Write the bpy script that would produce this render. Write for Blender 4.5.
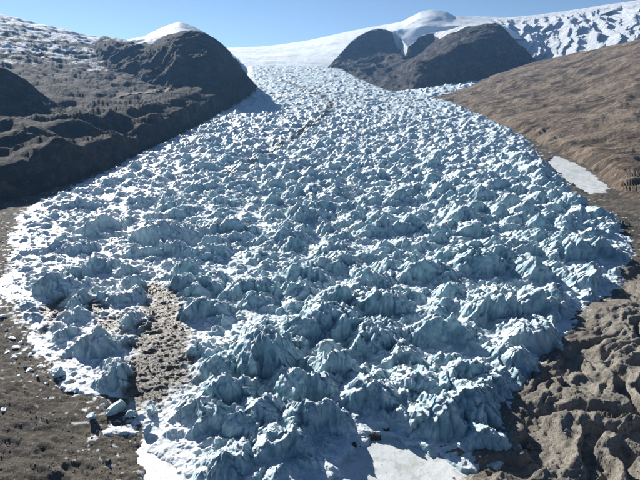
import bpy, math, random
import numpy as np
R = math.radians
SC = bpy.context.scene
for o in list(bpy.data.objects): bpy.data.objects.remove(o)
COL = SC.collection

# ------------------------------------------------------------------ camera
CAM_H = 150.0
PITCH = math.atan(150 / 502)
FPX = 502.0                                     # focal length in photo pixels (640 wide)
cam = bpy.data.cameras.new('camera'); cam.sensor_width = 36; cam.lens = 36 * FPX / 640
cam.clip_start = 1; cam.clip_end = 60000
camo = bpy.data.objects.new('camera', cam); COL.objects.link(camo)
camo.location = (0, 0, CAM_H); camo.rotation_euler = (math.pi / 2 - PITCH, 0, 0)
SC.camera = camo
# ------------------------------------------------------------------ sky and sun
SUN_EL, SUN_AZ = R(29), R(-37)                  # azimuth from +Y, negative = to the left
world = bpy.data.worlds.new('World'); SC.world = world; world.use_nodes = True
wn = world.node_tree.nodes; wl = world.node_tree.links
bg = wn['Background']; sky = wn.new('ShaderNodeTexSky')
sky.sky_type = 'NISHITA'; sky.sun_disc = False
sky.sun_elevation = SUN_EL; sky.sun_rotation = SUN_AZ
sky.altitude = 3500; sky.air_density = 1.0; sky.dust_density = 0.7; sky.ozone_density = 2.0
wl.new(sky.outputs[0], bg.inputs[0]); bg.inputs[1].default_value = 0.05
sl = bpy.data.lights.new('sun', 'SUN'); sl.energy = 5.0; sl.angle = R(0.53); sl.color = (1, 0.95, 0.87)
so = bpy.data.objects.new('sun', sl); COL.objects.link(so)
from mathutils import Vector
sd = Vector((math.sin(SUN_AZ) * math.cos(SUN_EL), math.cos(SUN_AZ) * math.cos(SUN_EL), math.sin(SUN_EL)))
so.rotation_euler = sd.to_track_quat('Z', 'Y').to_euler(); so.location = sd * 3000
SC.view_settings.view_transform = 'Standard'; SC.view_settings.look = 'None'
SC.view_settings.exposure = 0.95; SC.view_settings.gamma = 1

# ------------------------------------------------------------------ numpy noise
rng = np.random.default_rng(7)
PERM = rng.permutation(256).astype(np.int32); PERM = np.concatenate([PERM, PERM, PERM])
GA = rng.uniform(0, 2 * np.pi, 256); GX = np.cos(GA); GY = np.sin(GA)
G3 = rng.normal(size=(256, 3)); G3 /= np.linalg.norm(G3, axis=1)[:, None]
def fade(t): return t * t * t * (t * (t * 6 - 15) + 10)
def perlin2(x, y, seed=0):
    x = x + seed * 17.31; y = y - seed * 9.77
    xi = np.floor(x).astype(np.int64); yi = np.floor(y).astype(np.int64)
    xf = x - xi; yf = y - yi; xi &= 255; yi &= 255
    def g(a, b, fx, fy):
        h = PERM[PERM[(xi + a) & 255] + ((yi + b) & 255)]
        return GX[h] * fx + GY[h] * fy
    u = fade(xf); v = fade(yf)
    n0 = g(0, 0, xf, yf); n0 = n0 + u * (g(1, 0, xf - 1, yf) - n0)
    n1 = g(0, 1, xf, yf - 1); n1 = n1 + u * (g(1, 1, xf - 1, yf - 1) - n1)
    return 1.5 * (n0 + v * (n1 - n0))
def perlin3(x, y, z, seed=0):
    x = x + seed * 13.7; y = y + seed * 5.3; z = z - seed * 7.9
    xi = np.floor(x).astype(np.int64); yi = np.floor(y).astype(np.int64); zi = np.floor(z).astype(np.int64)
    xf = x - xi; yf = y - yi; zf = z - zi
    u, v, w = fade(xf), fade(yf), fade(zf); out = 0
    for c in (0, 1):
        for b in (0, 1):
            for a in (0, 1):
                h = PERM[PERM[PERM[(xi + a) & 255] + ((yi + b) & 255)] + ((zi + c) & 255)]
                d = G3[h, 0] * (xf - a) + G3[h, 1] * (yf - b) + G3[h, 2] * (zf - c)
                out = out + d * (u if a else 1 - u) * (v if b else 1 - v) * (w if c else 1 - w)
    return 1.4 * out
def fbm(x, y, n=4, seed=0, gain=.5):
    s = 0; a = 1.0
    for i in range(n):
        s = s + a * perlin2(x, y, seed + i * 3); x = x * 2.03; y = y * 2.03; a *= gain
    return s
def ridged(x, y, n=4, seed=0, gain=.5):
    s = 0; a = 1.0; w = 1.0
    for i in range(n):
        r = 1 - np.abs(perlin2(x, y, seed + i * 3)); r = r * r * w; s = s + a * r
        w = np.clip(r * 1.6, 0, 1); x = x * 2.07; y = y * 2.07; a *= gain
    return s
def sstep(a, b, x):
    t = np.clip((x - a) / (b - a), 0, 1); return t * t * (3 - 2 * t)

# ------------------------------------------------------------------ where a sight line of the survey meets a distance or the valley floor
CP, SP = math.cos(PITCH), math.sin(PITCH)
def at(px, py, Y):
    px = np.asarray(px, float); py = np.asarray(py, float); Y = np.asarray(Y, float)
    a = (px - 320) / FPX; b = (240 - py) / FPX
    s = Y / (CP + b * SP)
    return np.stack([a * s, Y + 0 * a, CAM_H + (-SP + b * CP) * s], -1)
def valley(Y):                                    # height of the valley's long profile
    return 399 * (np.clip(np.asarray(Y, float) - 300, 0, None) / 4700) ** 1.5
YS = np.geomspace(80, 5600, 5000); ZV = valley(YS)
def on_valley(px, py, dz=0.0):
    b = (240 - py) / FPX
    z = CAM_H + (-SP + b * CP) * YS / (CP + b * SP)
    k = np.argmax(z <= ZV + dz) if np.any(z <= ZV + dz) else len(YS) - 1
    p = at(px, py, YS[k]); return p
def poly_world(pts): return np.array([on_valley(*p)[:2] for p in pts])
def sdist(poly, x, y):                            # signed distance, positive inside
    best = np.full(x.shape, 1e18); inside = np.zeros(x.shape, bool); n = len(poly)
    for i in range(n):
        ax, ay = poly[i]; bx, by = poly[(i + 1) % n]
        ex, ey = bx - ax, by - ay; L = ex * ex + ey * ey + 1e-9
        t = np.clip(((x - ax) * ex + (y - ay) * ey) / L, 0, 1)
        best = np.minimum(best, (x - ax - t * ex) ** 2 + (y - ay - t * ey) ** 2)
        c = ((ay > y) != (by > y)) & (x < (bx - ax) * (y - ay) / ((by - ay) if by != ay else 1e-9) + ax)
        inside ^= c
    d = np.sqrt(best); return np.where(inside, d, -d)

# ------------------------------------------------------------------ mesh helpers
def mesh_obj(name, V, F, mat, parent=None, attrs=None, smooth=True, **props):
    me = bpy.data.meshes.new(name); V = np.asarray(V, np.float32); F = np.asarray(F, np.int32)
    me.vertices.add(len(V)); me.vertices.foreach_set('co', V.ravel())
    k = F.shape[1]
    me.loops.add(F.size); me.loops.foreach_set('vertex_index', F.ravel())
    me.polygons.add(len(F)); me.polygons.foreach_set('loop_start', np.arange(0, F.size, k, dtype=np.int32))
    if smooth: me.polygons.foreach_set('use_smooth', np.ones(len(F), bool))
    else: me.shade_flat() if hasattr(me, 'shade_flat') else None
    for an, arr in (attrs or {}).items():
        at_ = me.attributes.new(an, 'FLOAT', 'POINT'); at_.data.foreach_set('value', np.asarray(arr, np.float32).ravel())
    me.update(); me.validate()
    o = bpy.data.objects.new(name, me); COL.objects.link(o); me.materials.append(mat)
    if parent: o.parent = parent
    for a, b in props.items(): o[a] = b
    return o
def grid_faces(nr, nc):
    i = np.arange(nr * nc).reshape(nr, nc)
    return np.stack([i[:-1, :-1], i[:-1, 1:], i[1:, 1:], i[1:, :-1]], -1).reshape(-1, 4)
def submesh(V, F, attrs):
    used = np.unique(F); m = np.full(len(V), -1, np.int64); m[used] = np.arange(len(used))
    return V[used], m[F], {k: a[used] for k, a in attrs.items()}

# ------------------------------------------------------------------ materials
class NT:
    def __init__(s, name):
        s.m = bpy.data.materials.new(name); s.m.use_nodes = True
        s.t = s.m.node_tree; s.n = s.t.nodes; s.b = s.n['Principled BSDF']
        s.pos = s.n.new('ShaderNodeNewGeometry')
    def link(s, a, b): s.t.links.new(a, b)
    def _set(s, sock, v):
        if hasattr(v, 'is_linked') or isinstance(v, bpy.types.NodeSocket): s.link(v, sock)
        else: sock.default_value = v
    def noise(s, scale, detail=6, rough=.6, vec=None, stretch=None, dist=0):
        n = s.n.new('ShaderNodeTexNoise'); n.inputs['Scale'].default_value = scale
        n.inputs['Detail'].default_value = detail; n.inputs['Roughness'].default_value = rough
        n.inputs['Distortion'].default_value = dist
        v = vec or s.pos.outputs['Position']
        if stretch:
            mp = s.n.new('ShaderNodeMapping'); mp.vector_type = 'TEXTURE'; mp.inputs['Scale'].default_value = [1 / q for q in stretch[:3]]
            if len(stretch) > 3: mp.inputs['Rotation'].default_value = (0, 0, stretch[3])
            s.link(v, mp.inputs[0]); v = mp.outputs[0]
        s.link(v, n.inputs['Vector']); return n.outputs['Fac']
    def voro(s, scale, feature='F1'):
        n = s.n.new('ShaderNodeTexVoronoi'); n.feature = feature; n.inputs['Scale'].default_value = scale
        s.link(s.pos.outputs['Position'], n.inputs['Vector']); return n.outputs['Distance']
    def math(s, op, a, b=0, clamp=False):
        n = s.n.new('ShaderNodeMath'); n.operation = op; n.use_clamp = clamp
        s._set(n.inputs[0], a); s._set(n.inputs[1], b); return n.outputs[0]
    def rng(s, v, a, b, c=0, d=1):
        n = s.n.new('ShaderNodeMapRange'); n.interpolation_type = 'SMOOTHSTEP'
        s._set(n.inputs[0], v)
        for i, q in enumerate((a, b, c, d)): n.inputs[1 + i].default_value = q
        return n.outputs[0]
    def mix(s, f, a, b):
        n = s.n.new('ShaderNodeMix'); n.data_type = 'RGBA'
        s._set(n.inputs[0], f)
        for sock, v in ((n.inputs[6], a), (n.inputs[7], b)):
            if isinstance(v, tuple): sock.default_value = (*v, 1)
            else: s.link(v, sock)
        return n.outputs[2]
    def attr(s, name):
        n = s.n.new('ShaderNodeAttribute'); n.attribute_name = name; return n.outputs['Fac']
    def nz(s):
        n = s.n.new('ShaderNodeSeparateXYZ'); s.link(s.pos.outputs['Normal'], n.inputs[0]); return n.outputs[2]
    def bump(s, h, dist, strength=1.0):
        n = s.n.new('ShaderNodeBump'); n.inputs['Distance'].default_value = dist; n.inputs['Strength'].default_value = strength
        s.link(h, n.inputs['Height']); s.link(n.outputs[0], s.b.inputs['Normal']); return n
    def done(s, col, rough=.9, spec=.3):
        s._set(s.b.inputs['Base Color'], (*col, 1) if isinstance(col, tuple) else col)
        s._set(s.b.inputs['Roughness'], rough); s._set(s.b.inputs['Specular IOR Level'], spec); return s.m

def gravel_color(m):
    a = m.mix(m.rng(m.noise(.02, 8, .65), .42, .58), (.066, .058, .048), (.12, .104, .083))
    a = m.mix(m.math('MULTIPLY', m.rng(m.noise(.8, 6, .8), .52, .62), .8), a, (.20, .175, .145))
    a = m.mix(m.math('MULTIPLY', m.rng(m.noise(.25, 8, .8, stretch=(1, 2.2, 1, .4)), .52, .6), .75), a, (.03, .027, .024))
    return m.mix(m.rng(m.noise(1.4, 4, .8), .62, .66), a, (.34, .33, .31))

def mk_ice():
    m = NT('glacier_ice')
    big = m.noise(.012, 5, .55); mid = m.noise(.12, 8, .6); fine = m.noise(.9, 6, .7)
    steep = m.rng(m.math('ADD', m.nz(), m.math('MULTIPLY', m.math('SUBTRACT', mid, .5), .5)), .42, .86, 1, 0)
    blue = m.mix(m.rng(mid, .35, .65), (.12, .30, .38), (.33, .51, .58))
    blue = m.mix(m.math('MULTIPLY', m.rng(big, .5, .68), .6), blue, (.42, .54, .58))
    fm = m.rng(m.math('ADD', m.attr('firn'), m.math('MULTIPLY', m.math('SUBTRACT', mid, .5), 1.6)), .25, .75)
    white = m.mix(fm, m.mix(m.rng(fine, .35, .7), (.66, .76, .80), (.44, .57, .64)), m.mix(m.rng(fine, .35, .7), (.82, .86, .88), (.68, .75, .78)))
    col = m.mix(m.math('MULTIPLY', steep, .8), white, blue)
    dirt = m.math('MULTIPLY', m.rng(m.noise(.06, 9, .72, stretch=(1, 1, 2.5)), .56, .74), .45)
    col = m.mix(dirt, col, (.40, .41, .38))
    col = m.mix(m.attr('debris'), col, gravel_color(m))
    h = m.math('ADD', m.math('MULTIPLY', m.voro(.45), .5), m.math('MULTIPLY', m.noise(.9, 8, .72), .9))
    m.bump(h, .9, .9)
    return m.done(col, m.math('SUBTRACT', m.rng(fine, .3, .7, .4, .6), m.math('MULTIPLY', fm, .12)), .4)
def mk_ground():
    m = NT('moraine_gravel')
    g = gravel_color(m)
    silt = m.mix(m.rng(m.noise(.05, 8, .7), .42, .58), (.21, .195, .168), (.30, .28, .245))
    silt = m.mix(m.math('MULTIPLY', m.rng(m.noise(.5, 8, .8), .5, .6), .7), silt, (.085, .073, .058))
    c = m.mix(m.attr('silt'), g, silt)
    c = m.mix(m.math('MULTIPLY', m.rng(m.noise(.03, 8, .7), .66, .72), .5), c, (.45, .44, .42))
    c = m.mix(m.attr('snow'), c, (.82, .85, .87))
    h = m.math('ADD', m.math('MULTIPLY', m.noise(.3, 9, .7), 1.0), m.math('MULTIPLY', m.noise(1.6, 5, .75), .35))
    m.bump(h, 1.4, 1.0)
    return m.done(c, .92, .2)
def mk_hill(name, c1, c2, c3, scale=1.0, bump=6, streak=None):
    m = NT(name)
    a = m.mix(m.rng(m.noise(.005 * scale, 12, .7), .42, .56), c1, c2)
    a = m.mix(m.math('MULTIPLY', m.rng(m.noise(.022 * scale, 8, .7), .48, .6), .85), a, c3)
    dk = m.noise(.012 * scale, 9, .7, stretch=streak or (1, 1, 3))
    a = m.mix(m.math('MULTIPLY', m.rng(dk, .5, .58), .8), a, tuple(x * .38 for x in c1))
    if streak: a = m.mix(m.math('MULTIPLY', m.rng(m.noise(.05 * scale, 8, .75, stretch=streak), .52, .62), .6), a, tuple(x * 1.35 for x in c3))
    n = m.math('ADD', m.noise(.014 * scale, 12, .85), m.math('MULTIPLY', m.math('SUBTRACT', m.attr('snow'), .5), .9))
    n2 = m.math('ADD', n, m.math('MULTIPLY', m.math('SUBTRACT', m.nz(), .8), .45))
    s = m.rng(n2, .48, .55)
    a = m.mix(s, a, m.mix(m.rng(m.noise(.004, 5, .5), .4, .6), (.84, .87, .90), (.72, .78, .84)))
    m.bump(m.math('ADD', m.noise(.02 * scale, 8, .7, stretch=streak), m.math('MULTIPLY', m.noise(.07 * scale, 6, .7), .35)), bump, 1.0)
    return m.done(a, .9, .2)
def mk_snow(name, wet=.55, blue=.0, k=1.0):
    m = NT(name)
    a = m.mix(m.rng(m.noise(.03, 8, .65), .35, .7), (.82 * k, .85 * k, .86 * k), (.66 * k, .72 * k, .74 * k))
    if k < 1: a = m.mix(m.math('MULTIPLY', m.rng(m.noise(.1, 9, .75), .46, .6), .7), a, (.33, .34, .32)); a = m.mix(m.rng(m.noise(.5, 6, .8), .62, .66), a, (.12, .11, .1))
    if blue: a = m.mix(m.rng(m.noise(.01, 8, .7), .5 - blue * .2, .7), a, (.42, .58, .68))
    m.bump(m.noise(.4, 8, .65), .5, .5)
    return m.done(a, wet, .4)
M_ICE = mk_ice(); M_GROUND = mk_ground()
M_SNOW = mk_snow('snow'); M_POND = mk_snow('frozen_meltwater', .5, 0, .72)
M_FIRN = mk_snow('far_snow', .6, .05)

# ------------------------------------------------------------------ outlines on the valley floor
ICE = poly_world([(249, 66), (248, 80), (240, 98), (215, 116), (180, 135), (140, 153), (110, 170), (70, 188), (42, 200), (24, 210), (16, 238), (9, 264), (8, 290),
    (18, 312), (42, 336), (58, 362), (72, 374), (96, 377), (112, 392), (128, 396), (138, 408), (118, 420), (128, 424), (150, 412), (166, 404), (156, 428), (172, 444), (190, 462), (204, 500), (270, 520), (322, 500), (338, 462), (350, 436),
    (400, 430), (438, 444), (462, 462), (492, 461), (514, 440), (508, 412), (516, 392), (548, 366), (566, 346), (600, 306), (622, 282), (630, 240), (616, 216), (592, 206),
    (574, 191), (544, 160), (523, 135), (480, 114), (450, 101), (420, 95), (390, 91), (362, 80), (342, 69), (300, 66)])
DEB = [poly_world(p) for p in (
    [(146, 284), (176, 290), (186, 312), (190, 345), (196, 372), (186, 388), (160, 398), (140, 414), (118, 408), (126, 368), (132, 340), (142, 318)],
    [(36, 308), (62, 300), (72, 318), (48, 326)], [(96, 318), (124, 312), (128, 338), (100, 332)], [(86, 296), (104, 300), (100, 318), (84, 312)])]
STREAK = np.array([on_valley(*p)[:2] for p in [(226, 178), (266, 156), (296, 138), (320, 120), (333, 106), (322, 97), (300, 88), (285, 82)]])
def line_dist(line, x, y):
    best = np.full(x.shape, 1e18)
    for (ax, ay), (bx, by) in zip(line[:-1], line[1:]):
        ex, ey = bx - ax, by - ay
        t = np.clip(((x - ax) * ex + (y - ay) * ey) / (ex * ex + ey * ey), 0, 1)
        best = np.minimum(best, (x - ax - t * ex) ** 2 + (y - ay - t * ey) ** 2)
    return np.sqrt(best)
CHAN = np.array([on_valley(*p)[:2] for p in [(36, 446), (50, 452), (57, 461), (76, 463), (86, 471), (96, 492)]])
SILT = poly_world([(430, 500), (452, 466), (496, 458), (512, 400), (560, 352), (610, 300), (632, 270), (700, 250), (900, 300), (900, 520)])
PONDS = [poly_world(p) for p in (
    [(330, 500), (340, 470), (352, 440), (380, 430), (430, 440), (470, 462), (446, 470), (430, 490), (425, 510)],
    [(166, 500), (146, 444), (160, 418), (180, 424), (200, 455), (212, 500)],
    [(556, 154), (578, 163), (606, 182), (603, 189), (590, 191), (568, 178), (550, 160)])]

# ------------------------------------------------------------------ valley floor
def ground_height(x, y):
    z = valley(y) - 3.0
    d = sdist(ICE, x, y)
    sw = sstep(-30, 25, sdist(SILT, x + 10 * perlin2(x / 30, y / 30, 3), y + 10 * perlin2(x / 30, y / 30, 4)))
    # eroded silt ridges: warped, stretched along the ice edge
    u = (x * .70 + y * .714); v = (-x * .714 + y * .70)
    wx = 9 * fbm(x / 42, y / 42, 3, 11); wy = 9 * fbm(x / 42, y / 42, 3, 15)
    rd = ridged((u + 1.6 * wx) / 105, (v + 1.7 * wy) / 19, 4, 21, .5)
    hh = 6.0 * sstep(.5, 1.15, rd) + 1.4 * fbm(x / 16, y / 16, 4, 31) + 1.5 * (ridged((u + .8 * wx) / 34, (v + .8 * wy) / 8, 4, 35, .6) - .8) * sstep(.2, .8, rd)
    f = hh / 1.5 + .5 * perlin2(x / 20, y / 20, 39); hh = hh + 1.5 * .8 * (np.floor(f) + sstep(.3, .7, f - np.floor(f)) - f)     # ledges of the bedded silt
    z = z + sw * (hh + .6 * (ridged(x / 7, y / 5, 3, 33, .6) - .7))
    # gravel apron on the left: low ripples
    z = z + (1 - sw) * (1.6 * fbm(x / 40, y / 26, 4, 41) + .8 * fbm((x + 3 * perlin2(x / 9, y / 9)) / 9, (y + x * .35) / 3.6, 4, 45, .6))
    z = z - 2.5 * sstep(0, 25, d)
    cd = line_dist(CHAN, x, y) + 1.2 * fbm(x / 5, y / 5, 3, 97); z = z - 1.0 * sstep(2.0, .4, cd) + .8 * np.exp(-((cd - 4) / 2.0) ** 2)
    for i, p in enumerate(PONDS):                  # hollows for the frozen ponds
        dp = sdist(p, x, y) + 5 * fbm(x / 12, y / 9, 4, 91 + i, .6); lvl = valley(p[:, 1].mean()) - 4.3
        if p[:, 1].mean() > 500: lvl = valley(y) - 4.3
        w = sstep(-7, 2, dp); z = z * (1 - w) + (lvl - 1.6) * w
    return z, sw
def fan(y0, y1, stepf, ang0, ang1, dang):
    ys = [y0]
    while ys[-1] < y1: ys.append(ys[-1] * (1 + stepf(ys[-1])))
    ys = np.array(ys); a = np.arange(ang0, ang1, dang) if ang0 is not None else dang
    Y = np.repeat(ys[:, None], len(a), 1); X = Y * a[None, :]
    return X, Y
X, Y = fan(40, 1500, lambda y: .0047 if y > 150 else .012, None, None, np.concatenate([np.arange(-2.4, -.8, .02), np.arange(-.8, .8, .0037), np.arange(.8, 2.4, .02)]))
nr, nc = X.shape
Z, SW = ground_height(X.ravel(), Y.ravel())
xs, ys_ = X.ravel(), Y.ravel()
side = np.abs(xs) / ys_
V = np.stack([xs, ys_, Z], -1); F = grid_faces(nr, nc)
dI = sdist(ICE, xs, ys_)
keep = (dI < 30)[F].any(1)
patch = sstep(.5, .62, fbm(xs / 6, ys_ / 3.5, 4, 61, .6) + .75 * np.exp(-np.clip(-dI, 0, 99) / 9) * (xs < 0) - .22) * (1 - SW) * sstep(-45, -5, dI)
V, F, at_ = submesh(V, F[keep], {'silt': SW, 'snow': patch})
mesh_obj('valley_floor', V, F, M_GROUND, attrs=at_, kind='structure', label='brown gravel valley floor around the glacier snout')
# distant plain below everything, out to the horizon
g = np.linspace(-30000, 30000, 121); GXX, GYY = np.meshgrid(g, g)
def plain_h(x, y): return -25 + .06 * np.clip(y - 1200, 0, 5000) + 25 * fbm(x / 3000, y / 3000, 3, 71)
mesh_obj('ground', np.stack([GXX.ravel(), GYY.ravel(), plain_h(GXX, GYY).ravel()], -1), grid_faces(121, 121), M_GROUND,
         attrs={'silt': np.zeros(GXX.size), 'snow': np.zeros(GXX.size)}, kind='structure')
# frozen ponds
for p, nm, lab in zip(PONDS, ('frozen_pond',) * 3, ('white frozen pond under the ice cliff at the glacier front', 'narrow frozen meltwater stream beside the lower left of the glacier', 'flat snow covered frozen pool at the foot of the right slope')):
    x0, y0 = p.min(0) - 14; x1, y1 = p.max(0) + 14; st = max((x1 - x0), (y1 - y0)) / 150
    gx, gy = np.meshgrid(np.arange(x0, x1, st), np.arange(y0, y1, st)); d = sdist(p, gx.ravel(), gy.ravel())
    z = valley(p[:, 1].mean()) - 4.3 + .12 * fbm(gx.ravel() / 9, gy.ravel() / 9, 4, 81) + 0 * d
    if nm == 'frozen_pond' and p[:, 1].mean() > 500: z = z + (valley(gy.ravel()) - valley(p[:, 1].mean()))
    Fq = grid_faces(*gx.shape); k = (d + 4 * fbm(gx.ravel() / 12, gy.ravel() / 9, 4, 95, .6) > -6)[Fq].any(1)
    V2, F2, _ = submesh(np.stack([gx.ravel(), gy.ravel(), z], -1), Fq[k], {})
    mesh_obj(nm, V2, F2, M_POND, kind='structure', label=lab)

# ------------------------------------------------------------------ the glacier: wedge-shaped seracs over a sloping ice sheet
SEEDS = []
def slant(p): return math.sqrt(p[0] ** 2 + p[1] ** 2 + (CAM_H - p[2]) ** 2)
HAND = [  # foot of the front face in the survey, width, height, turn of the crest
    (258, 378, 50, 46, -.1), (303, 404, 58, 33, .1), (338, 384, 36, 30, .3), (388, 415, 78, 27, -.1), (228, 408, 46, 33, .15), (265, 428, 42, 28, -.2),
    (314, 434, 54, 30, .05), (232, 442, 42, 27, -.25), (280, 461, 50, 26, .1), (232, 480, 48, 28, .3), (393, 372, 52, 23, .1), (420, 400, 40, 26, -.2),
    (448, 436, 46, 32, .1), (477, 428, 46, 32, -.2), (493, 450, 38, 24, -.3), (471, 385, 36, 24, .2), (437, 404, 36, 24, .1), (500, 398, 34, 24, -.3),
    (398, 430, 92, 22, .02), (112, 390, 30, 27, .2), (93, 356, 36, 24, -.2), (136, 331, 26, 18, .3), (196, 424, 42, 28, -.25), (197, 360, 38, 18, .1),
    (215, 385, 34, 26, -.1), (82, 314, 18, 28, .0), (47, 299, 28, 23, -.5), (101, 273, 40, 15, .1), (152, 248, 60, 24, -.35), (108, 232, 42, 14, .1),
    (184, 283, 28, 22, -.5), (64, 285, 36, 14, .1), (30, 318, 16, 14, .0), (540, 352, 44, 24, -.1), (520, 372, 34, 22, .2), (355, 345, 46, 26, .1),
    (440, 345, 52, 28, -.1), (500, 325, 54, 28, .15), (545, 318, 44, 22, 0), (300, 345, 48, 26, .2), (205, 322, 40, 22, 0), (380, 318, 48, 26, -.1),
    (250, 300, 46, 24, .1), (420, 285, 50, 24, .05), (310, 285, 44, 20, .2), (586, 290, 44, 22, 0), (574, 262, 40, 20, .1), (500, 270, 48, 22, -.1)]
for (px, py, w, h, th) in HAND:
    p = on_valley(px, py); k = slant(p) / FPX
    W = w * k; H = h * k * .95
    SEEDS.append((p[0], p[1] + .30 * H, th, H, W, 1))
hand_xy = np.array([(s[0], s[1], s[4]) for s in SEEDS])
gy = [140.]
while gy[-1] < 5200: gy.append(gy[-1] + 11.5 * (1 - .28 * float(sstep(700, 1500, gy[-1]))))
rs = np.random.default_rng(3)
for j, yy in enumerate(gy):
    dx = 21 * (1 - .22 * float(sstep(700, 1500, yy))); half = min(yy * .75 + 30, 1500)
    gx = np.arange(-half, half, dx) + (j % 2) * dx / 2
    x = gx + rs.uniform(-.45, .45, len(gx)) * dx; y = yy + rs.uniform(-.45, .45, len(gx)) * dx * .54
    d = sdist(ICE, x, y); band = sstep(.5, 1.25, ridged(x / 170 + .1 * perlin2(x / 60, y / 60), (y + .00035 * x * x) / 52, 2, 171)); db = np.zeros(len(x)) - 99
    for p in DEB: db = np.maximum(db, sdist(p, x, y))
    for i in range(len(x)):
        if d[i] < 3 or db[i] > -2: continue
        if yy < 900:
            q = hand_xy; dd = np.hypot((x[i] - q[:, 0]), (y[i] - q[:, 1]) * 1.6) / (q[:, 2] * .5)
            if dd.min() < 1.0: continue
        left = 1 - sstep(-.42, -.15, x[i] / y[i])            # the left margin is flatter, with more snow between
        H = (5.0 + 10.5 * rs.random() ** 1.5) * (1 - .30 * left) * (.55 + .45 * sstep(0, 40, d[i]))
        H *= .65 + .65 * band[i]
        if rs.random() < .22 + .25 * left: H *= .4
        if 300 < y[i] < 900 and x[i] > .1 * y[i]: H *= 1.12
        far = float(sstep(1300, 2400, yy)); W = rs.uniform(18, 42) * dx / 23 * (1 + .3 * far); H *= (dx / 21) ** .7 * (1 - .15 * far)
        th = rs.normal(0, .24) - .25 * x[i] / y[i]
        SEEDS.append((x[i], y[i], th, H, W, 0))
S = np.array([s[:6] for s in SEEDS]); NS = len(S)
th = S[:, 2]; CT, ST = np.cos(th), np.sin(th)
sf = np.tan(R(1) * rs.uniform(58, 76, NS)); sb = np.tan(R(1) * rs.uniform(22, 50, NS)); tl = rs.uniform(-.22, .22, NS)
sl_ = np.tan(R(1) * rs.uniform(35, 62, NS)); sr_ = np.tan(R(1) * rs.uniform(35, 62, NS))
pk = rs.uniform(-.25, .25, NS) * S[:, 4]; tent = rs.uniform(.25, 1.0, NS)
ea = rs.uniform(-1.2, 1.2, (NS, 2)); es = np.tan(R(1) * rs.uniform(40, 65, (NS, 2))); eo = rs.uniform(.05, .45, (NS, 2))
CELL = 26.0; X0, Y0 = S[:, 0].min() - 60, 100.0
ci = ((S[:, 0] - X0) // CELL).astype(int); cj = ((S[:, 1] - Y0) // CELL).astype(int)
NI, NJ = ci.max() + 6, cj.max() + 6; KM = 12
TAB = np.full((NI, NJ, KM), -1, np.int32); CNT = np.zeros((NI, NJ), int)
for i in range(NS):
    k = CNT[ci[i], cj[i]]
    if k < KM: TAB[ci[i], cj[i], k] = i; CNT[ci[i], cj[i]] += 1
def wedges(x, y):
    wx = x + 3.2 * fbm(x / 19, y / 19, 3, 101, .5); wy = y + 3.0 * fbm(x / 17, y / 17, 3, 107, .5)
    best = np.full(x.shape, -1e9); fr = np.zeros(x.shape); bid = np.full(x.shape, -1, np.int32)
    I = np.clip(((x - X0) // CELL).astype(int), 2, NI - 3); J = np.clip(((y - Y0) // CELL).astype(int), 2, NJ - 3)
    jag = 1.0 - 3.0 * np.abs(perlin2(x / 9, y / 20, 113)) + .5 - 1.2 * np.abs(perlin2(x / 3.2, y / 5, 114))
    for di in (-2, -1, 0, 1, 2):
        for dj in (-2, -1, 0, 1, 2):
            for k in range(KM):
                s = TAB[I + di, J + dj, k]; ok = np.nonzero(s >= 0)[0]
                if not len(ok): continue
                q = s[ok]; ex = wx[ok] - S[q, 0]; ey = wy[ok] - S[q, 1]
                u = CT[q] * ex + ST[q] * ey; v = -(-ST[q] * ex + CT[q] * ey)     # v runs down the glacier
                H = S[q, 3]; hw = S[q, 4] * .5
                top = H * (1 + .22 * jag[ok]) + tl[q] * u
                h = np.minimum(top - sf[q] * (v + .12 * np.abs(u - pk[q])), top + sb[q] * v)
                h = np.minimum(h, H * 1.02 + sl_[q] * (u + hw - .55 * H / sl_[q]) )
                h = np.minimum(h, H * 1.02 - sr_[q] * (u - hw + .55 * H / sr_[q]) )
                h = np.minimum(h, H * 1.08 - tent[q] * np.abs(u - pk[q]) + sb[q] * .3 * np.abs(v))
                for e in (0, 1):
                    h = np.minimum(h, H * (1 + eo[q, e]) - es[q, e] * (u * np.sin(ea[q, e]) + v * np.cos(ea[q, e])))
                b = h > best[ok]; w = ok[b]; best[w] = h[b]; bid[w] = q[b]; fr[w] = v[b]
    return best, bid, fr
def small_wedges(x, y, cell, seed):                 # second, smaller generation of broken blocks: random tilted facets
    out = np.full(x.shape, -1e9)
    xi = np.floor(x / cell).astype(np.int64); yi = np.floor(y / cell).astype(np.int64)
    for a in (-1, 0, 1):
        for b in (-1, 0, 1):
            h1 = PERM[PERM[(xi + a + seed * 7) & 255] + ((yi + b) & 255)]; h2 = PERM[h1 + 57]; h3 = PERM[h2 + 91]
            ex = x - (xi + a + .15 + .7 * h1 / 255.) * cell; ey = y - (yi + b + .15 + .7 * h2 / 255.) * cell
            t = (h3 / 255. - .5) * 1.6; u = np.cos(t) * ex + np.sin(t) * ey; v = np.sin(t) * ex - np.cos(t) * ey
            H = cell * (.10 + .38 * (h2 / 255.) ** 1.5)
            h = np.minimum(np.minimum(H - 2.8 * v, H + .5 * v), H * 1.15 - 1.0 * np.abs(u) + .1 * v)
            out = np.maximum(out, h)
    return np.maximum(out, 0)

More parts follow.
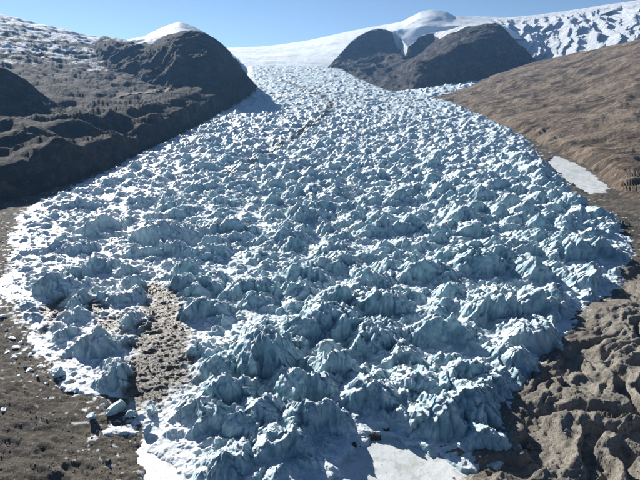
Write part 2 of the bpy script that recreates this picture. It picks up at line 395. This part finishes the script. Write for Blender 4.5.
X, Y = fan(150, 5050, lambda y: .0019 + .0014 * min(1, max(0, (y - 500) / 1200)), -.80, .72, .0020)
nr, nc = X.shape; x = X.ravel(); y = Y.ravel()
dI = np.empty(len(x))
for c in range(0, len(x), 200000): dI[c:c + 200000] = sdist(ICE, x[c:c + 200000], y[c:c + 200000])
act = np.nonzero(dI > -14)[0]
xa, ya, da = x[act], y[act], dI[act]
d2 = da + 6 * fbm(xa / 22, ya / 22, 3, 121)
deb = np.full(len(xa), -99.)
for p in DEB: deb = np.maximum(deb, sdist(p, xa, ya))
debn = deb + 7 * fbm(xa / 16, ya / 16, 4, 131, .6)
dm = sstep(-6, 7, debn + 3 * perlin2(xa / 4, ya / 3, 133))
sd_ = line_dist(STREAK, xa, ya); sw_ = 6 + .003 * ya
streak = sstep(-.02, .25, np.exp(-(sd_ / sw_) ** 2) + .5 * fbm(xa / 22, ya / 22, 4, 137, .6) - .12) * sstep(3 * sw_, sw_, sd_)
best, bid, front = wedges(xa, ya)
best = np.where(best < -50, -50, best)
floor = 1.0 * fbm(xa / 14, ya / 14, 4, 141) + .8 * (ridged(xa / 11, ya / 8, 3, 145) - .6)
edge = sstep(-8, 10, d2)
hs = best * edge * (1 - .85 * dm) - 3 * (1 - edge)
on_serac = hs > floor + .6
small = small_wedges(xa + 2 * perlin2(xa / 7, ya / 7, 5), ya + 2 * perlin2(xa / 7, ya / 7, 6), 10.5, 2)
small3 = small_wedges(xa, ya, 2.3, 4) * sstep(900, 500, ya)
small2 = small_wedges(xa + 1 * perlin2(xa / 3, ya / 3, 5), ya + 1 * perlin2(xa / 3, ya / 3, 6), 4.6, 9)
h = np.maximum(hs, floor)
h = h + (.75 * small * (1 - .5 * sstep(1300, 2400, ya)) + .6 * small2 + .4 * small3) * (1 - .8 * sstep(-1.5, .5, front) * sstep(0, 3, hs)) * edge * (1 - dm) * sstep(0, 6, ya - 100)
lip = sstep(-12, 30, d2)
z = valley(ya) - 3.5 + 4.0 * lip - 6 * (1 - np.where(xa / ya < -.2, sstep(-13, -5, d2), sstep(-7, -1, d2))) + h * 1.0
z = z + dm * (.8 * fbm(xa / 9, ya / 5, 3, 151, .5) + .2 * fbm(xa / 2.6, ya / 1.6, 3, 153, .6))
lift = np.clip(h, 0, 30); lean = np.where(np.abs(bid - 18) == 0, .5, .22)
px_, py_, pz_ = xa / 7.5, ya / 7.5, z / 7.5
k = sstep(0, 4, lift) * .9 + .25
def crack(sc_, zs, sd): return np.clip(1 - 5 * np.abs(perlin3(px_ * sc_, py_ * sc_, pz_ * sc_ * zs, sd)), 0, 1)
grv = crack(.9, .25, 7) + .6 * crack(2.0, .35, 8)             # vertical clefts down the faces
def crs(k_, sd): return .45 - 1.7 * np.abs(perlin3(px_ * k_, py_ * k_, pz_ * k_ * .7, sd))
ox = .5 * perlin3(px_, py_, pz_, 1) + .45 * crs(2.4, 2)
oy = .5 * perlin3(px_, py_, pz_, 3) - .5 * crs(2.2, 4) - .25 * crs(6, 9) + 1.7 * grv
oz = .4 * perlin3(px_ * 1.7, py_ * 1.7, pz_ * 1.7, 5) + .35 * crs(5, 6) - .6 * grv
VX = xa + ox * k; VY = ya + oy * k - lean * lift; VZ = z + oz * k     # crests lean down the glacier
VG = np.zeros((len(x), 3)); VG[act] = np.stack([VX, VY, VZ], -1)
idv = np.full(len(x), -2, np.int32); idv[act] = np.where(on_serac, bid, -1)
dA = np.zeros(len(x)); dA[act] = np.clip(np.maximum(dm * sstep(2.5, .6, h - 1.5), streak * .75 * sstep(900, 1500, ya + 300) * sstep(16, 8, h)), 0, 1)
F = grid_faces(nr, nc); F = F[(dI > -12)[F].all(1)]
fid = idv[F].max(1)
FI = np.clip(1 - sstep(-.40, -.12, x / y + .12 * perlin2(x / 90, y / 90, 5)), .35, 1) * (1 - .5 * sstep(1200, 2600, y)) + .25 * sstep(3600, 4400, y)
glacier = bpy.data.objects.new('glacier', None); COL.objects.link(glacier)
gb = on_valley(320, 460); glacier.location = gb
glacier['label'] = 'broad crevassed glacier of blue white ice filling the valley'; glacier['category'] = 'glacier'
# the 300 that show largest
bdn = np.bincount(fid[fid >= 0], minlength=NS)           # grid cells are about one picture cell each
order = np.argsort(-bdn)[:300]; chosen = np.zeros(NS, bool); chosen[order] = True
def biggest(Fs):
    lab = {}; ids = np.unique(Fs); m = np.searchsorted(ids, Fs); L = np.arange(len(ids))
    while True:
        mn = L[m].min(1); L2 = L.copy()
        for c in range(4): np.minimum.at(L2, m[:, c], mn)
        if (L2 == L).all(): break
        L = L2
    f = L[m[:, 0]]; return f == np.bincount(f).argmax()
def add_part(name, sel, **props):
    V2, F2, a2 = submesh(VG, F[sel], {'debris': dA, 'firn': FI})
    o = mesh_obj(name, V2 - np.array(gb), F2, M_ICE, parent=glacier, attrs=a2, **props); return o
add_part('ice_surface', fid < 0)
srt = np.argsort(fid, kind='stable'); fs = fid[srt]; rest = fid >= 0
for i in order:
    a, b = np.searchsorted(fs, [i, i + 1]); sel = srt[a:b]; sel = sel[biggest(F[sel])]
    rest[sel] = False; add_part('serac', sel)
add_part('serac_field', rest, kind='stuff')

# ------------------------------------------------------------------ slopes and mountains, lofted through surveyed ridge lines
def pchip(xs, ys, x):
    xs = np.asarray(xs, float); ys = np.asarray(ys, float)
    if len(xs) == 2: return np.interp(x, xs, ys)
    d = np.diff(ys) / np.diff(xs); m = np.zeros(len(xs)); m[1:-1] = np.where(d[:-1] * d[1:] > 0, 2 * d[:-1] * d[1:] / (d[:-1] + d[1:] + 1e-12), 0); m[0] = d[0]; m[-1] = d[-1]
    k = np.clip(np.searchsorted(xs, x) - 1, 0, len(xs) - 2); h = xs[k + 1] - xs[k]; t = np.clip((x - xs[k]) / h, 0, 1)
    return (ys[k] * (2 * t ** 3 - 3 * t ** 2 + 1) + h * m[k] * (t ** 3 - 2 * t ** 2 + t) + ys[k + 1] * (-2 * t ** 3 + 3 * t ** 2) + h * m[k + 1] * (t ** 3 - t ** 2))
def loft(name, rows, nu, nv, mat, amp, wl, mode='fbm', seed=0, snow=None, label=None, smoothv=False, gain=.5, extra=None, keep=None):
    lo = min(r[0][0] for r in rows); hi = max(r[-1][0] for r in rows); us = np.linspace(lo, hi, nu)
    C = []
    for r in rows:
        p = [q[0] for q in r]; C.append(at(us, pchip(p, [q[1] for q in r], us), pchip(p, [q[2] for q in r], us)))
    C = np.array(C); nrw = len(rows)                     # rows x nu x 3
    seg = np.linalg.norm(np.diff(C, axis=0), axis=2).mean(1) ** .7; tv = np.concatenate([[0], np.cumsum(seg)]); tv /= tv[-1]
    vs = np.linspace(0, 1, nv); k = np.clip(np.searchsorted(tv, vs) - 1, 0, nrw - 2); f = (vs - tv[k]) / (tv[k + 1] - tv[k])
    if smoothv:
        m = np.zeros_like(C); m[1:-1] = (C[2:] - C[:-2]) / (tv[2:] - tv[:-2])[:, None, None]; m[0] = (C[1] - C[0]) / tv[1]; m[-1] = (C[-1] - C[-2]) / (tv[-1] - tv[-2])
        hh = (tv[k + 1] - tv[k])[:, None, None]; t = f[:, None, None]
        P = C[k] * (2 * t ** 3 - 3 * t ** 2 + 1) + hh * m[k] * .6 * (t ** 3 - 2 * t ** 2 + t) + C[k + 1] * (-2 * t ** 3 + 3 * t ** 2) + hh * m[k + 1] * .6 * (t ** 3 - t ** 2)
    else: P = C[k] * (1 - f)[:, None, None] + C[k + 1] * f[:, None, None]
    du = np.gradient(P, axis=1); dv = np.gradient(P, axis=0); N = np.cross(du, dv); N /= np.linalg.norm(N, axis=2)[..., None] + 1e-9
    Q = P.reshape(-1, 3) / wl
    n = 0; a = 1.0; q = Q.copy()
    for i in range(6):
        w = perlin3(q[:, 0], q[:, 1], q[:, 2], seed + i)
        if mode == 'ridge': w = 1 - 2 * np.abs(w) - .3
        n = n + a * w; q = q * 2.05; a *= gain
    amp_ = amp if np.isscalar(amp) else np.interp(vs, tv, amp)[:, None].repeat(nu, 1).ravel()
    P2 = P.reshape(-1, 3) + N.reshape(-1, 3) * (n * amp_)[:, None]
    UU = np.repeat(us[None, :], nv, 0).ravel(); VV = np.repeat(np.interp(vs, tv, np.arange(nrw))[:, None], nu, 1).ravel()
    if extra is not None: P2 = extra(P2, UU, VV)
    sn = snow(UU, VV, P2) if snow else np.zeros(len(P2))
    if keep is not None: keep.update(V=P2, u=UU, row=(VV), nv=nv, nu=nu)
    return mesh_obj(name, P2, grid_faces(nv, nu), mat, attrs={'snow': sn}, kind='structure', label=label)

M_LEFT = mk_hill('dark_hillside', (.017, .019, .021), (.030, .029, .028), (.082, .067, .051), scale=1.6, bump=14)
M_RIGHT = mk_hill('brown_hillside', (.105, .078, .055), (.158, .122, .088), (.225, .185, .142), 1.3, 16, (.22, 1, .6, .25))
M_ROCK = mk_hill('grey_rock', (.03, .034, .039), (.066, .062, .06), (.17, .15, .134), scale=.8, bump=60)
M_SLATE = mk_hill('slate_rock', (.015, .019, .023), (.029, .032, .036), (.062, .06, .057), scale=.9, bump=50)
M_RANGE = mk_hill('range_rock', (.06, .068, .08), (.09, .097, .105), (.14, .145, .15), scale=.7, bump=50)

HILL = {}
def terrace(P, u, v):
    w = sstep(.3, .9, v) * sstep(5.5, 4, v); P = P.copy()
    P[:, 2] += w * (14 * fbm(P[:, 0] / 130, P[:, 1] / 130, 3, 201) + 2 * fbm(P[:, 0] / 30, P[:, 1] / 30, 3, 205))
    g = ridged((P[:, 0] * .8 - P[:, 1] * .55) / 26, P[:, 2] / 90, 3, 211); P[:, 1] += sstep(0, .4, v) * sstep(3.4, 3, v) * 4 * (g - .6); g2 = ridged((P[:, 0] * .8 - P[:, 1] * .7) / 75, P[:, 2] / 200, 3, 215); P[:, 2] += sstep(.1, .6, v) * sstep(4.4, 3.4, v) * 11 * (g2 - .8)
    return P
# left: lateral slope above the ice, terrace, upper hillside dusted with snow
def L_snow(u, v, P):
    s = sstep(4.6, 5.6, v) * (.42 + .15 * perlin2(P[:, 0] / 200, P[:, 2] / 25, 3)) + sstep(6.4, 7, v) * .15
    return s
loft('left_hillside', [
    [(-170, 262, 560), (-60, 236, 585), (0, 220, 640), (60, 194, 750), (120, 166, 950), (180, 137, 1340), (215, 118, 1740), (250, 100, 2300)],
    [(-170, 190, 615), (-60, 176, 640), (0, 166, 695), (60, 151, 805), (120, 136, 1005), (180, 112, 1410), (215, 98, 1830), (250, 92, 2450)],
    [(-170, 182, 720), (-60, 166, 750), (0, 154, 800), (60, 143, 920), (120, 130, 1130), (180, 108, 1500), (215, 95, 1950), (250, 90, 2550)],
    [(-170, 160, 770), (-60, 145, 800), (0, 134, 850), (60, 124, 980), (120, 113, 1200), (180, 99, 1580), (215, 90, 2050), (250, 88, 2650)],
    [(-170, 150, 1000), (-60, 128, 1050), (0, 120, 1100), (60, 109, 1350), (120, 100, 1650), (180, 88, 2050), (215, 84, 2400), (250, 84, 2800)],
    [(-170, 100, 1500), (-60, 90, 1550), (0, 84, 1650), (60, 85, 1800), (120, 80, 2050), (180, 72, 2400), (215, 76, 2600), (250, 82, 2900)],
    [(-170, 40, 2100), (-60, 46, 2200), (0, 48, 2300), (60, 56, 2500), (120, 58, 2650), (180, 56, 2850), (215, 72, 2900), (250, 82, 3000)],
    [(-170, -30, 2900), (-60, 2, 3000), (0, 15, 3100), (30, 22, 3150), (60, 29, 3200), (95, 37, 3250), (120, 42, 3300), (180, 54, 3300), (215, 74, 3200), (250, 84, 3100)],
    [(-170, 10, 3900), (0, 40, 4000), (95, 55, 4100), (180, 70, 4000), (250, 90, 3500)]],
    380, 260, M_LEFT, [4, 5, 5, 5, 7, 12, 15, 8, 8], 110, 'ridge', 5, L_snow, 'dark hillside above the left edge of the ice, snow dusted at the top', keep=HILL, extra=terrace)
M_TRACK = NT('track_earth'); M_TRACK = M_TRACK.done(M_TRACK.mix(M_TRACK.rng(M_TRACK.noise(.08, 6, .7), .4, .6), (.17, .14, .11), (.26, .22, .18)), .95, .1)
rl = np.interp(HILL['u'], [96, 120, 140, 160, 176, 186, 194], [4.05, 3.98, 3.95, 3.9, 3.95, 4.08, 4.3])
hm = (np.abs(HILL['row'] - rl) < .07) & (HILL['u'] > 96) & (HILL['u'] < 194)
Fh = grid_faces(HILL['nv'], HILL['nu']); V2, F2, _ = submesh(HILL['V'] + np.array([0, 0, 2.5]), Fh[hm[Fh].all(1)], {})
mesh_obj('path', V2, F2, M_TRACK, kind='structure', label='pale dirt track crossing the left hillside')
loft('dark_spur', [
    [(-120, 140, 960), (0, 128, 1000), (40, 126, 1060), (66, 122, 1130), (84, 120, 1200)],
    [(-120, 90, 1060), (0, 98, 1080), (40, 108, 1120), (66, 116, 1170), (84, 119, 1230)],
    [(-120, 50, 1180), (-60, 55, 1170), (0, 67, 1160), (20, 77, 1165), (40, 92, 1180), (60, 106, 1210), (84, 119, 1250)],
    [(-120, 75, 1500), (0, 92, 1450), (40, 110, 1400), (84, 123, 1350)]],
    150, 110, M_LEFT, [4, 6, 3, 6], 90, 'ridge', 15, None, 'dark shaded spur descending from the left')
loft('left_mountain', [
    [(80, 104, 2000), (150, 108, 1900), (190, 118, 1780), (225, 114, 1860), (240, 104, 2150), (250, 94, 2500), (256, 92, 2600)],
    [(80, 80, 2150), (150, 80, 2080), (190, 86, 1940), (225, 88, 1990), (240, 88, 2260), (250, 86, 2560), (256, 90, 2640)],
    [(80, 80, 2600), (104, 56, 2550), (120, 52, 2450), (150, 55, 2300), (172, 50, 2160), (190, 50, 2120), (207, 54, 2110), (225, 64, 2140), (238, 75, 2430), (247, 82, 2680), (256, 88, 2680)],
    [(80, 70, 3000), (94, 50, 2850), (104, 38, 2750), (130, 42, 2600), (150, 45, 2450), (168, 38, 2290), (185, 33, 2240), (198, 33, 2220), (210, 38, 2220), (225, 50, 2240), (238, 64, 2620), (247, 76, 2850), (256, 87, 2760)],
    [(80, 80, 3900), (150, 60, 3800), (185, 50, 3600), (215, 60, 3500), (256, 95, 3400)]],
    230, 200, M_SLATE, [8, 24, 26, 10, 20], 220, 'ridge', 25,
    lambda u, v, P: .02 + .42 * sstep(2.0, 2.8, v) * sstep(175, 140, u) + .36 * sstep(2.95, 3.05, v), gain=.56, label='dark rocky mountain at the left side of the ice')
loft('snow_dome', [
    [(120, 60, 4300), (180, 60, 4200), (240, 70, 4300)],
    [(120, 42, 4600), (150, 38, 4500), (180, 32, 4450), (205, 38, 4450), (240, 62, 4500)],
    [(120, 41, 4900), (140, 38, 4850), (155, 31, 4800), (172, 24, 4750), (180, 22, 4750), (190, 25, 4750), (205, 33, 4800), (222, 46, 4850), (240, 60, 4900)],
    [(120, 60, 5800), (180, 50, 5600), (240, 75, 5800)]],
    140, 90, M_FIRN, [6, 14, 6, 10], 300, 'fbm', 35, None, 'white snow dome behind the dark left mountain')
loft('snowfield', [
    [(225, 84, 4300), (300, 80, 4500), (345, 80, 4550), (400, 90, 4500)],
    [(225, 66, 4750), (300, 66.5, 4850), (345, 68, 4900), (400, 76, 4950)],
    [(225, 57, 5300), (270, 56, 5400), (300, 55, 5500), (345, 52, 5600), (400, 50, 5700)],
    [(225, 50, 6400), (270, 49, 6500), (300, 46, 6600), (345, 38, 6700), (400, 30, 6700)],
    [(225, 48, 7200), (240, 47.5, 7200), (270, 45.5, 7200), (300, 41.5, 7200), (320, 38, 7200), (345, 32, 7200), (370, 27, 7200), (400, 22, 7200)],
    [(225, 70, 9000), (300, 64, 9000), (400, 45, 9000)]],
    220, 150, M_FIRN, [6, 12, 18, 16, 5, 10], 500, 'fbm', 45, None, 'smooth white snowfield feeding the glacier')
# central mountain: snow caps over a rock cliff in its own shade
def C_snow(u, v, P):
    t = np.interp(u, [392, 396, 404, 409, 432, 440, 470, 492], [4.0, 3.0, 2.9, 4.0, 3.95, 3.25, 3.35, 3.75])
    cap = sstep(t - .06, t + .10, v + .16 * perlin2(P[:, 0] / 90, P[:, 1] / 90, 3))
    return np.clip(cap * 1.35, 0, 1.35) * sstep(500, 490, u) + .05
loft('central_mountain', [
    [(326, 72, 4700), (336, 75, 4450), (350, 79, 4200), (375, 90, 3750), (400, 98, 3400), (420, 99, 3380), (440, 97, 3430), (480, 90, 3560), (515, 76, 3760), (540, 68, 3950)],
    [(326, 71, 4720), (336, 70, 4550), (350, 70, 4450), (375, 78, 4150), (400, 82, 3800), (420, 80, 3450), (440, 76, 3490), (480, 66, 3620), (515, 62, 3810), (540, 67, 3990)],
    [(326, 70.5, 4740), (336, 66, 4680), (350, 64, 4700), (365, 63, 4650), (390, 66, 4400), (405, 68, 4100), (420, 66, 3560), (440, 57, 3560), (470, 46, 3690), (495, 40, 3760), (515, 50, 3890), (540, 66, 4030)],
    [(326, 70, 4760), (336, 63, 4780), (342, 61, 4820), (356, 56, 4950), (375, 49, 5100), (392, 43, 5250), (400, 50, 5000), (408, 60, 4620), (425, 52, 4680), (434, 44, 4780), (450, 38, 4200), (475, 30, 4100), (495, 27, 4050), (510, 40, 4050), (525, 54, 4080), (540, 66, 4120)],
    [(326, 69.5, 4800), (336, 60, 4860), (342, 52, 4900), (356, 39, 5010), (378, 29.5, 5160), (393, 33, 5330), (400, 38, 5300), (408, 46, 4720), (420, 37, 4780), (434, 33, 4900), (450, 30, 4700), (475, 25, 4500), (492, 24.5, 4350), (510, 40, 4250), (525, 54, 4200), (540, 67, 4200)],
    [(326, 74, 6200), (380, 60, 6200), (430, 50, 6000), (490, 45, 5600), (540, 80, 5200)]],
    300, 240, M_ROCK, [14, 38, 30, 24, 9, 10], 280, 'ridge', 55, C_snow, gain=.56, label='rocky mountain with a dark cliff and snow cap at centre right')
loft('snow_cap', [
    [(370, 50, 5600), (430, 46, 5500), (480, 36, 5500), (530, 40, 5600)],
    [(370, 34, 5800), (400, 30, 5800), (430, 26, 5700), (465, 26, 5700), (500, 26, 5700), (516, 32, 5800), (530, 52, 5900)],
    [(370, 27, 6300), (385, 25, 6300), (400, 22, 6200), (412, 16, 6200), (422, 11.5, 6200), (432, 9.8, 6200), (445, 11.5, 6200), (456, 16, 6200), (470, 16.5, 6300), (490, 19, 6400), (510, 30, 6400), (530, 50, 6400)],
    [(370, 45, 7600), (430, 35, 7600), (530, 60, 7600)]],
    180, 90, M_FIRN, [8, 20, 4, 10], 420, 'fbm', 65, None, 'rounded white snow summit above the central mountain')
# right: fluted snow range behind, brown hillside in front
def R_snow(u, v, P): return 1.15 - .5 * sstep(.6, 1.4, v) * sstep(2.6, 1.8, v) * sstep(.1, .4, perlin2(P[:, 0] / 260, P[:, 2] / 200, 9)) + sstep(2.3, 2.9, v) * .4
def flute(P, u, v):
    w = sstep(.1, .8, v) * sstep(2.9, 1.9, v)
    s = P[:, 0] - .9 * P[:, 2]
    r = np.abs(perlin2(s / 150 + perlin2(P[:, 0] / 500, P[:, 2] / 300, 4), P[:, 2] / 900, 8)) + .45 * np.abs(perlin2(s / 60, P[:, 2] / 500, 12))
    P = P.copy(); P[:, 1] += w * r * 330; P[:, 0] -= w * r * 60; return P
loft('snow_range', [
    [(455, 86, 5000), (530, 76, 4800), (580, 66, 4700), (640, 56, 4600), (740, 44, 4500)],
    [(455, 56, 5300), (530, 58, 5150), (560, 54, 5100), (600, 46, 5000), (640, 38, 4950), (740, 24, 4900)],
    [(455, 26, 6000), (500, 27, 5950), (530, 27, 5900), (580, 21, 5800), (640, 13, 5700), (740, -4, 5600)],
    [(455, 17, 6700), (480, 17, 6700), (505, 17.5, 6700), (530, 15.5, 6650), (560, 12, 6600), (600, 6, 6550), (640, 0, 6500), (740, -16, 6400)],
    [(455, 40, 8500), (600, 30, 8500), (740, 20, 8500)]],
    320, 200, M_RANGE, [10, 30, 30, 5, 10], 420, 'ridge', 75, R_snow, 'far snow covered range with blue shaded ice flutes on the right', extra=flute)
def gully(P, u, v):
    w = sstep(.0, .5, v) * sstep(1.9, 1.2, v); s = P[:, 0] * .15 + P[:, 1] * .9
    r = np.abs(perlin2(s / 30 + perlin2(P[:, 0] / 60, P[:, 1] / 60, 2), P[:, 2] / 70, 8))
    P = P.copy(); P[:, 2] -= w * (7.0 * sstep(.35, 0, r)); return P
loft('right_hillside', [
    [(392, 100, 2700), (440, 101, 2350), (480, 117, 1750), (520, 137, 1330), (560, 158, 1040), (604, 190, 770), (628, 222, 620), (660, 250, 545), (760, 300, 470), (900, 340, 430)],
    [(392, 99, 2760), (440, 99, 2450), (480, 108, 1900), (520, 122, 1470), (560, 138, 1170), (604, 160, 900), (628, 176, 770), (660, 196, 690), (760, 240, 600), (900, 270, 560)],
    [(392, 99, 2800), (440, 98.5, 2550), (480, 102, 2050), (520, 114, 1620), (560, 126, 1320), (604, 144, 1050), (628, 154, 930), (660, 168, 850), (760, 200, 740), (900, 220, 700)],
    [(392, 98.5, 2850), (440, 98, 2700), (480, 93, 2500), (520, 88, 2250), (560, 90, 2000), (604, 96, 1700), (640, 100, 1500), (700, 110, 1300), (900, 130, 1000)],
    [(392, 98, 2900), (440, 97, 2850), (458, 91, 2880), (470, 86.5, 2900), (500, 73.5, 3000), (520, 67, 3050), (540, 61.5, 3050), (560, 56.5, 3000), (600, 48.5, 2800), (640, 40, 2600), (700, 28, 2400), (900, 0, 2000)],
    [(392, 100, 3400), (500, 95, 3700), (600, 80, 3700), (900, 30, 3000)]],
    400, 225, M_RIGHT, [4, 8, 10, 14, 7, 10], 150, 'ridge', 85, lambda u, v, P: .0 * u - .1 + .32 * sstep(3.5, 3.95, v) * sstep(540, 600, u) * sstep(4.4, 4.0, v), 'bare brown hillside rising on the right', extra=gully)

# tributary ice below the cliff
def T_h(P, u, v):
    r = small_wedges(P[:, 0] + 20 * perlin2(P[:, 0] / 60, P[:, 1] / 60), P[:, 1] * .7, 30, 3) + .6 * small_wedges(P[:, 0], P[:, 1], 13, 5) + 9 * fbm(P[:, 0] / 90, P[:, 1] / 90, 2, 231); P = P.copy(); P[:, 2] += r * 1.0 * sstep(0, .3, v) * sstep(2, 1.7, v); return P
loft('tributary_glacier', [
    [(396, 99, 2900), (425, 97, 2850), (460, 92, 2950), (490, 86, 3150)],
    [(396, 94, 3050), (425, 92, 3020), (460, 87, 3120), (490, 82, 3300)],
    [(396, 91.5, 3350), (425, 88, 3350), (460, 83, 3500), (490, 80, 3650)]],
    160, 70, M_ICE, 6, 60, 'fbm', 95, None, 'small blue side glacier under the dark cliff', extra=T_h)
# ------------------------------------------------------------------ loose blocks of ice, lumps of snow and boulders
import bmesh
def chunk(seed, cuts=11, sub=3, rough=.07):
    r = random.Random(seed); bm = bmesh.new(); bmesh.ops.create_icosphere(bm, subdivisions=sub, radius=1)
    pl = [(Vector((r.gauss(0, 1), r.gauss(0, 1), r.gauss(0, .9))).normalized(), r.uniform(.32, .7)) for _ in range(cuts)]
    for v in bm.verts:
        for n, d in pl:
            k = v.co.dot(n)
            if k > d: v.co -= n * (k - d)
    c = np.array([v.co for v in bm.verts]); n = .6 - 2 * np.abs(perlin3(c[:, 0] * 1.8 + seed, c[:, 1] * 1.8, c[:, 2] * 1.8)) + .6 - 1.2 * np.abs(perlin3(c[:, 0] * 4, c[:, 1] * 4 + seed, c[:, 2] * 4))
    c = c * (1 + rough * n)[:, None]; F_ = np.array([[v.index for v in f.verts] for f in bm.faces]); bm.free(); return c, F_
def loose(name, mat, px, py, w, h, seed, label, cat, group=None, sub=3, rough=.07):
    p = on_valley(px, py, -3.0); k = slant(p) / FPX; V_, F_ = chunk(seed, sub=sub, rough=rough)
    zg = float(ground_height(np.array([p[0]]), np.array([p[1]]))[0][0]); hw, hh = w * k * .62, h * k * .75
    V_ = V_ / np.abs(V_).max(0) * np.array([hw, hw * .8, hh]) + np.array([0, 0, hh * .45]); V_[:, 0] += .35 * (V_[:, 2] - hh * .4) * math.sin(seed); V_[:, 1] += .35 * (V_[:, 2] - hh * .4) * math.cos(seed)
    o = mesh_obj(name, V_, F_, mat, smooth=False, label=label, category=cat); o.location = (p[0], p[1], zg); o.rotation_euler.z = seed * 1.7
    if group: o['group'] = group
    return o
for i, (px, py, w, h, lab) in enumerate([
    (93, 421, 10, 6, 'pale ice block lying alone on gravel farthest left of the blocks by the debris tongue'),
    (117, 413, 17, 12, 'largest loose ice block on the gravel below the leftmost blue serac'),
    (131, 419, 9, 6, 'low ice block just right of the largest loose block'),
    (146, 433, 10, 8, 'dark sided ice block beside the narrow frozen stream'),
    (104, 407, 7, 5, 'small ice block above the largest loose block on the gravel'),
    (153, 415, 10, 7, 'ice block at the lower end of the brown debris tongue'),
    (58, 378, 10, 7, 'ice block fallen from the lower left edge of the glacier'),
    (462, 454, 10, 6, 'ice block in the shade at the right end of the frozen front pond'),
    (432, 452, 11, 7, 'dirty ice block standing on the frozen pond below the front cliff')]):
    loose('ice_block', M_ICE, px, py, w, h, 31 + i, lab, 'ice block', 'loose ice blocks at the glacier edge', rough=.28, sub=4)
rl_ = random.Random(5)
for i, (px, py) in enumerate([(8, 352), (15, 359), (21, 342), (25, 368), (16, 348), (31, 371), (5, 296), (3, 318), (38, 378), (47, 384), (12, 338), (29, 356), (40, 366), (6, 330), (34, 352), (52, 372), (20, 377), (3, 411), (62, 388)]):
    loose('snow_lump', M_SNOW, px, py, rl_.uniform(3, 6.5), rl_.uniform(1.6, 3), 60 + i, 'small white snow lump scattered on the brown gravel left of the ice', 'snow lump', 'snow lumps on the left gravel', sub=2, rough=.2)
M_BOULDER = mk_hill('boulder_rock', (.10, .092, .082), (.15, .137, .12), (.21, .195, .175), scale=40, bump=.4)
for i, (px, py, w, h, lab) in enumerate([
    (626, 226, 6, 5, 'dark boulder by the ice at the far right edge'),
    (560, 392, 8, 6, 'boulder on the pale silt to the right of the ice cliff'),
    (528, 448, 9, 6, 'boulder on the silt just right of the glacier front'),
    (488, 474, 8, 5, 'boulder at the bottom edge right of the frozen pond'),
    (108, 462, 5, 3, 'boulder on the gravel between the gully and the frozen stream')]):
    loose('boulder', M_BOULDER, px, py, w, h, 90 + i, lab, 'boulder', 'boulders on the moraine', rough=.18)
# loose stones, too many to count
ico = bmesh.new(); bmesh.ops.create_icosphere(ico, subdivisions=1, radius=1)
IV = np.array([v.co for v in ico.verts]); IF = np.array([[v.index for v in f.verts] for f in ico.faces]); ico.free()
rq = np.random.default_rng(17); n = 60000
yy = np.exp(rq.uniform(np.log(140), np.log(620), n)); xx = yy * rq.uniform(-.78, .78, n)
dd = sdist(ICE, xx, yy); okp = dd < -1
for p in PONDS: okp &= sdist(p, xx, yy) < -8
okp &= rq.random(n) < np.where(xx > 0, .35, .75) * (.35 + .65 * sstep(-.1, .4, fbm(xx / 25, yy / 25, 3, 221)))
xx, yy = xx[okp], yy[okp]; zz, _ = ground_height(xx, yy)
dv = np.nonzero(dA > .85)[0]; dv = dv[y[dv] < 700]; dv = rq.choice(dv, min(len(dv), 2500), replace=False)
PP = np.concatenate([np.stack([xx, yy, zz], -1)[:9000], VG[dv]]); n = len(PP)
sz = (.16 + .55 * rq.random(n) ** 5) * np.clip(PP[:, 1] / 300, .8, 1.6)
ang = rq.uniform(0, 6.28, n); ca, sa = np.cos(ang)[:, None], np.sin(ang)[:, None]
W_ = IV[None] * (1 + .35 * rq.normal(size=(n, len(IV), 1)).clip(-1, 1)) * (sz[:, None, None] * np.array([1.2, .85, .7]))
W_ = np.stack([W_[..., 0] * ca - W_[..., 1] * sa, W_[..., 0] * sa + W_[..., 1] * ca, W_[..., 2]], -1) + PP[:, None, :]
FF = (IF[None] + (np.arange(n) * len(IV))[:, None, None]).reshape(-1, 3)
tone = np.repeat(rq.random(n), len(IV))
ms = NT('loose_stone'); tn = ms.attr('tone')
ms = ms.done(ms.mix(ms.rng(tn, .55, .95), ms.mix(tn, (.045, .04, .036), (.12, .10, .08)), (.28, .26, .235)), .9, .2)
mesh_obj('gravel', W_.reshape(-1, 3), FF, ms, attrs={'tone': tone}, smooth=False, kind='stuff', label='loose stones strewn over the moraine')
# thin air haze round the whole place
hb = bpy.data.materials.new('haze'); hb.use_nodes = True; hb.node_tree.nodes.remove(hb.node_tree.nodes['Principled BSDF'])
pv = hb.node_tree.nodes.new('ShaderNodeVolumePrincipled'); pv.inputs['Color'].default_value = (.26, .54, 1, 1); pv.inputs['Density'].default_value = 2.8e-5
pv.inputs['Anisotropy'].default_value = .3
hb.node_tree.links.new(pv.outputs[0], hb.node_tree.nodes['Material Output'].inputs['Volume'])
bv = np.array([(a, b, c) for a in (-32000, 32000) for b in (-32000, 32000) for c in (-140, 1600)], float)
mesh_obj('haze', bv, [(0, 1, 3, 2), (4, 6, 7, 5), (0, 4, 5, 1), (2, 3, 7, 6), (0, 2, 6, 4), (1, 5, 7, 3)], hb, smooth=False, kind='stuff', label='thin blue air haze over the valley')
